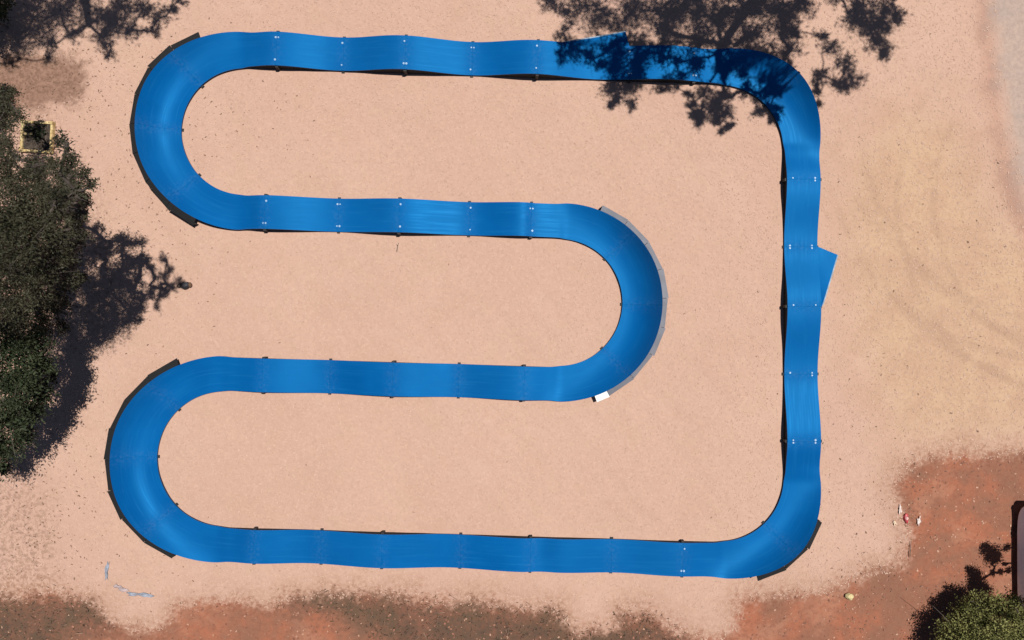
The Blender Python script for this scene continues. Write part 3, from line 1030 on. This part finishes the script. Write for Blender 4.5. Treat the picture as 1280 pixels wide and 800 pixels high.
# bush with one taller limb at the lower right
vis = [(1192, 786, 1.15, 22, 1.3), (1206, 764, 1.1, 18, 1.2), (1218, 752, 1.2, 14, 1.2), (1240, 752, 1.5, 16, 1.2), (1266, 752, 1.6, 16, 1.2), (1222, 772, 1.45, 24, 1.3), (1214, 800, 1.6, 28, 1.3), (1250, 764, 1.7, 24, 1.3), (1248, 792, 2.0, 32, 1.4), (1276, 768, 1.8, 24, 1.3), (1284, 796, 2.1, 32, 1.3), (1230, 820, 1.9, 34, 1.3), (1180, 806, 1.0, 20, 1.2), (1270, 825, 2.0, 34, 1.3), (1310, 812, 1.8, 26, 1.2)]
cl = []
for (px, py, z, rp, dn) in vis:
    z *= 0.82; p = site(px, py, z); cl.append((p.x, p.y, z, rp * (H - z) / F, dn))
for (px, py, rp, dn) in [(1240, 692, 14, 2.2), (1232, 684, 9, 1.6), (1246, 698, 11, 2.0), (1261, 684, 6, 1.2), (1222, 728, 15, 2.2), (1218, 718, 12, 1.9), (1230, 738, 13, 2.0), (1212, 712, 6, .8), (1196, 752, 9, 1.2), (1242, 716, 4, 1.2), (1252, 716, 4, 1.2), (1262, 713, 4, 1.2)]:
    z = 2.3 + 0.3 * rng.random()
    p = site_from_shadow(px, py, z); cl.append((p.x, p.y, z, rp / 36.0, dn))
tree('bush', tuple(site(1225, 815)), cl, M_LEAF_BUSH, M_BARK, 0.09, 'bright olive green bush beside the white car at the lower right', 'bush', ll=(0.045, 0.10), dens=2.2, droop=-0.1, fork=0.2, lw=0.42)


# ---------------------------------------------------------------- white car
def build_car():
    cx, nose = 18.40, -6.2
    root = empty('car', (cx, nose - 2.3, 0)); root.scale = (1, 1, 0.9)
    tag(root, 'white car parked at the right edge beside the bright green bush', 'car')
    paint = plain('white_car_paint', (0.80, 0.81, 0.82, 1), 0.25, var=0.03)
    glass = plain('tinted_car_glass', (0.010, 0.022, 0.026, 1), 0.06, var=0.1)
    trim = plain('black_car_plastic', (0.012, 0.012, 0.013, 1), 0.6)
    rub = plain('tyre_rubber', (0.012, 0.012, 0.012, 1), 0.85)
    alloy = plain('alloy_wheel', (0.45, 0.45, 0.46, 1), 0.3, 0.8)
    lamp = plain('lamp_lens', (0.75, 0.78, 0.8, 1), 0.1)
    red = plain('tail_lamp_lens', (0.35, 0.01, 0.01, 1), 0.15)
    # lower body: lofted sections from nose (y=+2.2) to tail (y=-2.25)
    secs = [(2.20, 0.80, 0.48, 0.84), (2.14, 0.90, 0.30, 0.90), (1.8, 0.93, 0.18, 0.95), (1.0, 0.93, 0.17, 1.00), (0.55, 0.93, 0.17, 1.07), (-0.6, 0.93, 0.17, 1.08), (-1.6, 0.92, 0.2, 1.09), (-2.1, 0.88, 0.40, 1.08), (-2.25, 0.78, 0.5, 1.0)]
    v, f = [], []
    for (y, w, zb, zt) in secs:
        h_ = zt - zb
        zb = zb - 0.12 if zb < 0.25 else zb
        half = [(-w * .98, zb), (-w * 1.06, zb + .06), (-w * 1.0, zb + .34), (-w * .93, zb + h_ * .72), (-w * .74, zb + h_ * 1.04), (-w * .36, zt + .02)]
        prof = half + [(-x, z) for x, z in half[::-1]]
        v += [(x, y, z) for x, z in prof]
    K = 12
    for i in range(len(secs) - 1):
        for k in range(K):
            a = i * K + k; b = i * K + (k + 1) % K
            f.append((a, b, b + K, a + K))
    f += [tuple(range(K - 1, -1, -1)), tuple((len(secs) - 1) * K + k for k in range(K))]
    me = mesh(v, f); bm = bmesh.new(); bm.from_mesh(me)
    body = obj('body', bm_mesh(bm), paint, root, smooth=45)
    sub = body.modifiers.new('smooth', 'SUBSURF'); sub.levels = 2; sub.render_levels = 2
    # cabin
    v, f = [], []
    for (y0, w, z) in ((None, None, None),): pass
    ring_lo = [(-.72, 0.72), (.72, 0.72), (.72, -2.0), (-.72, -2.0)]
    ring_hi = [(-.56, 0.0), (.56, 0.0), (.58, -1.75), (-.58, -1.75)]
    v = [(x, y, 1.02) for x, y in ring_lo] + [(x, y, 1.62) for x, y in ring_hi]
    f = [(0, 1, 5, 4), (1, 2, 6, 5), (2, 3, 7, 6), (3, 0, 4, 7), (4, 5, 6, 7), (3, 2, 1, 0)]
    bm = bmesh.new(); bm.from_mesh(mesh(v, f)); bmesh.ops.bevel(bm, geom=list(bm.edges), offset=0.06, segments=3, affect='EDGES')
    cab = obj('cabin', bm_mesh(bm), paint, root, smooth=50)

    def pane(name, pts, lift=0.012):
        P = [Vector(p) for p in pts]
        nrm = (P[1] - P[0]).cross(P[2] - P[0]).normalized()
        c = sum(P, Vector()) / 4
        if nrm.dot(c - Vector((0, -0.8, 1.2))) < 0: nrm = -nrm
        bm = bmesh.new()
        a = [bm.verts.new(p + nrm * lift) for p in P]; b = [bm.verts.new(p - nrm * 0.01) for p in P]
        bm.faces.new(a); bm.faces.new(b[::-1])
        for i in range(4): bm.faces.new((a[i], b[i], b[(i + 1) % 4], a[(i + 1) % 4]))
        bmesh.ops.bevel(bm, geom=list(bm.edges), offset=0.006, segments=1, affect='EDGES')
        return obj(name, bm_mesh(bm), glass, root, smooth=40)
    def lerp(a, b, t): return tuple(a[i] + (b[i] - a[i]) * t for i in range(3))
    def quad(a, b, c, d, m=0.08, n=0.12):
        # a,b lower edge; c,d upper edge
        return [lerp(lerp(a, b, m), lerp(d, c, m), n), lerp(lerp(a, b, 1 - m), lerp(d, c, 1 - m), n), lerp(lerp(a, b, 1 - m), lerp(d, c, 1 - m), 1 - n), lerp(lerp(a, b, m), lerp(d, c, m), 1 - n)]
    L = [(x, y, 1.02) for x, y in ring_lo]; U = [(x, y, 1.62) for x, y in ring_hi]
    pane('windscreen', quad(L[0], L[1], U[1], U[0], 0.06, 0.08))
    pane('rear_window', quad(L[2], L[3], U[3], U[2]))
    for s in (0, 1):
        a, b = (L[3], L[0]) if s == 0 else (L[1], L[2]); c, d = (U[0], U[3]) if s == 0 else (U[2], U[1])
        lo_m, hi_m = lerp(a, b, 0.5), lerp(d, c, 0.5)
        pane('side_window', quad(a, lo_m, hi_m, d, 0.06, 0.14)); pane('side_window', quad(lo_m, b, c, hi_m, 0.06, 0.14))
    bm = bmesh.new(); add_box(bm, (0, 2.22, 0.52), (1.60, 0.16, 0.30), bevel=0.05); obj('bumper', bm_mesh(bm), paint, root, smooth=40)
    bm = bmesh.new(); add_box(bm, (0, -2.27, 0.52), (1.7, 0.18, 0.3), bevel=0.05); obj('bumper', bm_mesh(bm), trim, root, smooth=40)
    bm = bmesh.new(); add_box(bm, (0, 2.19, 0.80), (0.9, 0.06, 0.16), bevel=0.02); obj('grille', bm_mesh(bm), trim, root, smooth=40)
    for sx in (-1, 1):
        bm = bmesh.new(); add_box(bm, (sx * 0.66, 2.12, 0.84), (0.34, 0.16, 0.14), rz=-sx * 0.25, bevel=0.03); obj('headlight', bm_mesh(bm), lamp, root, smooth=40)
        bm = bmesh.new(); add_box(bm, (sx * 0.74, -2.2, 0.9), (0.2, 0.12, 0.22), rz=sx * 0.2, bevel=0.03); obj('tail_light', bm_mesh(bm), red, root, smooth=40)
        bm = bmesh.new(); add_box(bm, (sx * 0.98, 0.20, 1.12), (0.24, 0.12, 0.17), rz=sx * 0.15, bevel=0.045); add_box(bm, (sx * 0.80, 0.22, 1.06), (0.26, 0.05, 0.05), bevel=0.01)
        obj('wing_mirror', bm_mesh(bm), paint, root, smooth=50)
        for y in (1.22, -1.30):
            bm = bmesh.new()
            from mathutils import Matrix
            bmesh.ops.create_cone(bm, segments=32, radius1=0.36, radius2=0.36, depth=0.24, cap_ends=True)
            bmesh.ops.bevel(bm, geom=[e for e in bm.edges if e.is_manifold and abs(e.verts[0].co.z - e.verts[1].co.z) < 1e-4], offset=0.04, segments=3, affect='EDGES')
            bmesh.ops.transform(bm, matrix=Matrix.Translation((sx * 0.762, y, 0.36)) @ Matrix.Rotation(math.pi / 2, 4, 'Y'), verts=bm.verts)
            wh = obj('wheel', bm_mesh(bm), rub, root, smooth=40)
            bm = bmesh.new()
            bmesh.ops.create_cone(bm, segments=24, radius1=0.22, radius2=0.2, depth=0.03, cap_ends=True)
            bmesh.ops.transform(bm, matrix=Matrix.Translation((sx * 0.880, y, 0.36)) @ Matrix.Rotation(sx * math.pi / 2, 4, 'Y'), verts=bm.verts)
            obj('rim', bm_mesh(bm), alloy, wh, smooth=40)


build_car()


# ------------------------------------------------------------- small things
def build_frame():
    g = site(48.5, 172)
    root = empty('timber_frame', tuple(g), math.radians(-3))
    tag(root, 'low square frame of weathered yellow timber near the trees', 'timber frame')
    wood = bark_material('weathered_timber', (0.36, 0.25, 0.10, 1), (0.64, 0.50, 0.26, 1))
    soil = plain('dark_garden_soil', (0.05, 0.036, 0.026, 1), 0.95, var=0.5, scale=12)
    for (x, y, sx, sy) in ((0, .5, 1.1, .085), (0, -.5, 1.1, .085), (.51, 0, .085, .91), (-.51, 0, .085, .91)):
        bm = bmesh.new(); add_box(bm, (x, y, 0.06), (sx, sy, 0.16), bevel=0.012)
        obj('board', bm_mesh(bm), wood, root)
    for x in (-.51, .51):
        for y in (-.5, .5):
            bm = bmesh.new(); add_box(bm, (x, y, 0.075), (.10, .10, .20), bevel=0.012)
            obj('corner_post', bm_mesh(bm), wood, root)
    bm = bmesh.new(); bmesh.ops.create_grid(bm, x_segments=14, y_segments=14, size=0.5)
    for v in bm.verts: v.co.x *= 0.92; v.co.y *= .9; v.co.z = 0.06 + 0.03 * math.sin(v.co.x * 17) * math.cos(v.co.y * 13) + random.uniform(-.015, .015)
    obj('soil', bm_mesh(bm), soil, root, smooth=180)
    bm = bmesh.new(); add_box(bm, (-.3, .08, .12), (.32, .08, .05), rz=.1, bevel=0.01)
    obj('loose_batten', bm_mesh(bm), wood, root)
    c = [(g.x + x, g.y + y, 0.14 + .08 * rng.random(), 0.14, 0.55) for x, y in ((-.05, .25), (.2, .12), (-.25, .2), (0.05, 0.0))]
    tree('seedling', (g.x, g.y, 0.03), c, M_LEAF_DARK, M_BARK, 0.015, 'small dark plants growing inside the square timber frame', 'plant', ll=(0.04, 0.09), dens=2.0, droop=0, fork=0.1, lw=0.4)


build_frame()


def lump(name, px, py, size, mat, label, cat, seed, rz=0.0, sub=3, amp=0.18):
    g = site(px, py)
    bm = bmesh.new(); bmesh.ops.create_icosphere(bm, subdivisions=sub, radius=1.0)
    r = random.Random(seed)
    ph = [r.uniform(0, 6) for _ in range(6)]
    for v in bm.verts:
        c = v.co.copy()
        k = 1 + amp * (math.sin(3 * c.x + ph[0]) * math.sin(2.6 * c.y + ph[1]) + .6 * math.sin(5 * c.z + ph[2] + 3 * c.x) + .3 * math.sin(9 * c.y + ph[3]))
        v.co = Vector((c.x * size[0] * k, c.y * size[1] * k, max(c.z, -0.5) * size[2] * k + size[2] * 0.48))
    o = obj(name, bm_mesh(bm), mat, None, smooth=180)
    o.location = (g.x, g.y, -0.012); o.rotation_euler = (0, 0, rz)
    if label: tag(o, label, cat)
    return o


# bag lying at the edge of the tree shade
g = site(233, 356.5)
bag = empty('bag', tuple(g), 0.12)
tag(bag, 'small dark bag lying on the wood chip at the edge of the tree shade', 'bag')
M_BAG = plain('dark_bag_cloth', (0.014, 0.013, 0.018, 1), 0.7)
M_BAGB = plain('brown_bag_pocket', (0.10, 0.052, 0.028, 1), 0.8)
b1 = lump('bag_body', 233, 356.5, (.17, .13, .12), M_BAG, None, None, 3, amp=.1); b1.parent = bag; b1.location = (-.02, 0, -.01)
b2 = lump('pocket', 233, 356.5, (.07, .10, .085), M_BAGB, None, None, 5, amp=.1); b2.parent = bag; b2.location = (.14, -.01, -.01)
b3 = lump('flap', 233, 356.5, (.07, .07, .02), plain('grey_flap', (.30, .31, .34, 1), .5), None, None, 6, amp=.1); b3.parent = bag; b3.location = (.03, .03, .095)
vv, ff = [], []
tube(vv, ff, [(-.14, .03, .09), (-.2, .07, .05), (-.28, .06, .02), (-.33, .0, .02), (-.26, -.05, .02), (-.15, -.04, .06)], [.012] * 6, 6)
obj('strap', mesh(vv, ff), M_BAG, bag, smooth=60)


def scrap(name, px, py, sx, sy, rz, mat, label, cat, seed, bumpy=0.03, group=None):
    r = random.Random(seed)
    g = site(px, py)
    bm = bmesh.new(); bmesh.ops.create_grid(bm, x_segments=14, y_segments=8, size=0.5)
    ph = [r.uniform(0, 6) for _ in range(5)]
    for v in bm.verts:
        x, y = v.co.x, v.co.y
        e = 1 + 0.22 * math.sin(9 * x + ph[0]) + .15 * math.sin(17 * x + ph[1])
        v.co = Vector((x * sx * (1 + .15 * math.sin(7 * y + ph[2])), y * sy * e + 0.25 * sy * math.sin(5 * x + ph[3]), 0.02 + bumpy * abs(math.sin(6 * x + ph[3]) * math.cos(5 * y + ph[4])) + r.uniform(0, bumpy * .5)))
    bmesh.ops.solidify(bm, geom=list(bm.faces), thickness=0.004)
    o = obj(name, bm_mesh(bm), mat, None, smooth=180)
    o.location = (g.x, g.y, 0); o.rotation_euler = (0, 0, rz)
    tag(o, label, cat, group)
    return o


M_PBLUE = plain('faded_blue_plastic', (0.20, 0.22, 0.265, 1), 0.6, var=0.35, scale=9)
M_PLILAC = plain('faded_lilac_plastic', (0.30, 0.235, 0.235, 1), 0.7, var=0.3, scale=9)
M_PAPER = plain('white_paper', (0.60, 0.50, 0.46, 1), 0.8, var=0.1)
M_RED = plain('red_packet', (0.32, 0.035, 0.04, 1), 0.5, var=0.3)
scrap('plastic_strip', 134.5, 713, .58, .10, 1.45, M_PBLUE, 'narrow faded blue plastic strip lying upright in the picture below the berm', 'plastic scrap', 1)
scrap('plastic_strip', 176, 743, .85, .11, -0.16, M_PBLUE, 'long torn blue grey plastic strip near the red soil', 'plastic scrap', 2)
scrap('plastic_strip', 152, 735, .5, .14, -0.25, M_PLILAC, 'dusty lilac plastic scrap between the two blue grey strips', 'plastic scrap', 3, 0.02)
pk = empty('packet', tuple(site(1132, 647.5)), 0.2)
tag(pk, 'crumpled red and pink packet lying on the red soil edge', 'packet')
p1 = lump('wrapper', 1132, 647.5, (.09, .17, .06), M_RED, None, None, 11, amp=.16); p1.parent = pk; p1.location = (0, 0, -.01)
p2 = lump('paper_lining', 1132, 647.5, (.05, .06, .03), plain('pink_lining', (.6, .36, .33, 1), .7), None, None, 12, amp=.2); p2.parent = pk; p2.location = (0.01, 0.0, .05)
scrap('paper_scrap', 1124.5, 637, .09, .24, 0.05, M_PAPER, 'slim white paper scrap above the red packet', 'paper scrap', 4)
scrap('paper_scrap', 1148, 650.5, .11, .21, 0.1, M_PAPER, 'white paper scrap right of the red packet on bare red soil', 'paper scrap', 5)
scrap('paper_scrap', 1118, 653.5, .09, .12, 0.4, plain('cream_paper', (.6, .48, .35, 1), .8, var=.1), 'tiny cream paper scrap left of the red packet', 'paper scrap', 6)
lump('stone', 1061, 745, (.13, .11, .09), plain('pale_yellow_stone', (.46, .38, .19, 1), .8, var=.3), 'small pale yellow stone on the edge of the red soil', 'stone', 21)


def stick(px, py, L, rz, label, seed, r0=0.014):
    g = site(px, py)
    r = random.Random(seed)
    pts = [(L * (t - .5), r.uniform(-.04, .04) * L, 0.02 + r.uniform(0, .02)) for t in (0, .3, .6, 1)]
    vv, ff = [], []
    tube(vv, ff, pts, [r0, r0, r0 * .8, r0 * .5], 6)
    e = pts[2]; tube(vv, ff, [e, (e[0] + L * .2, e[1] + L * .12, e[2] + .03)], [r0 * .6, r0 * .3], 5)
    o = obj('stick', mesh(vv, ff), M_BARK, None, smooth=60)
    o.location = (g.x, g.y, 0); o.rotation_euler = (0, 0, rz)
    tag(o, label, 'stick')


stick(1137, 686, .55, 1.5, 'thin dark stick on the border between pale chip and red soil', 31)
stick(497, 309, .32, 1.35, 'short stick on the wood chip just below the middle of the second straight', 32)

# ---------------------------------------------------------- light and camera
world = bpy.data.worlds.new('World'); scene.world = world; world.use_nodes = True
nt = world.node_tree
bg = nt.nodes['Background']
sky = nt.nodes.new('ShaderNodeTexSky'); sky.sky_type = 'NISHITA'; sky.sun_disc = False
d = Vector((KX, KY, 1.0)).normalized()
elev = math.asin(d.z); az = math.atan2(d.x, d.y)
sky.sun_elevation = elev; sky.sun_rotation = az
sky.air_density = 0.55; sky.dust_density = 0.3; sky.ozone_density = 1.0
nt.links.new(sky.outputs[0], bg.inputs['Color'])
bg.inputs['Strength'].default_value = 0.05
sl = bpy.data.lights.new('sun', 'SUN'); sl.energy = 5.0; sl.angle = math.radians(0.5); sl.color = (1.0, 0.955, 0.90)
so = bpy.data.objects.new('sun', sl); link(so)
so.rotation_euler = d.to_track_quat('Z', 'Y').to_euler(); so.location = (10, 6, 40)

cam = bpy.data.cameras.new('camera'); co = bpy.data.objects.new('camera', cam); link(co)
co.location = (0, 0, H); co.rotation_euler = (0, 0, 0)
cam.sensor_width = 36.0; cam.lens = F / 1280.0 * 36.0; cam.clip_end = 3000
scene.camera = co
scene.render.resolution_x = 1024; scene.render.resolution_y = 640
vs = scene.view_settings
vs.view_transform = 'Standard'; vs.look = 'None'; vs.gamma = 1.0; vs.use_curve_mapping = False
vs.exposure = 0.22
scene.render.engine = 'CYCLES'
scene.cycles.max_bounces = 5; scene.cycles.diffuse_bounces = 3; scene.cycles.glossy_bounces = 2
scene.cycles.use_denoising = True
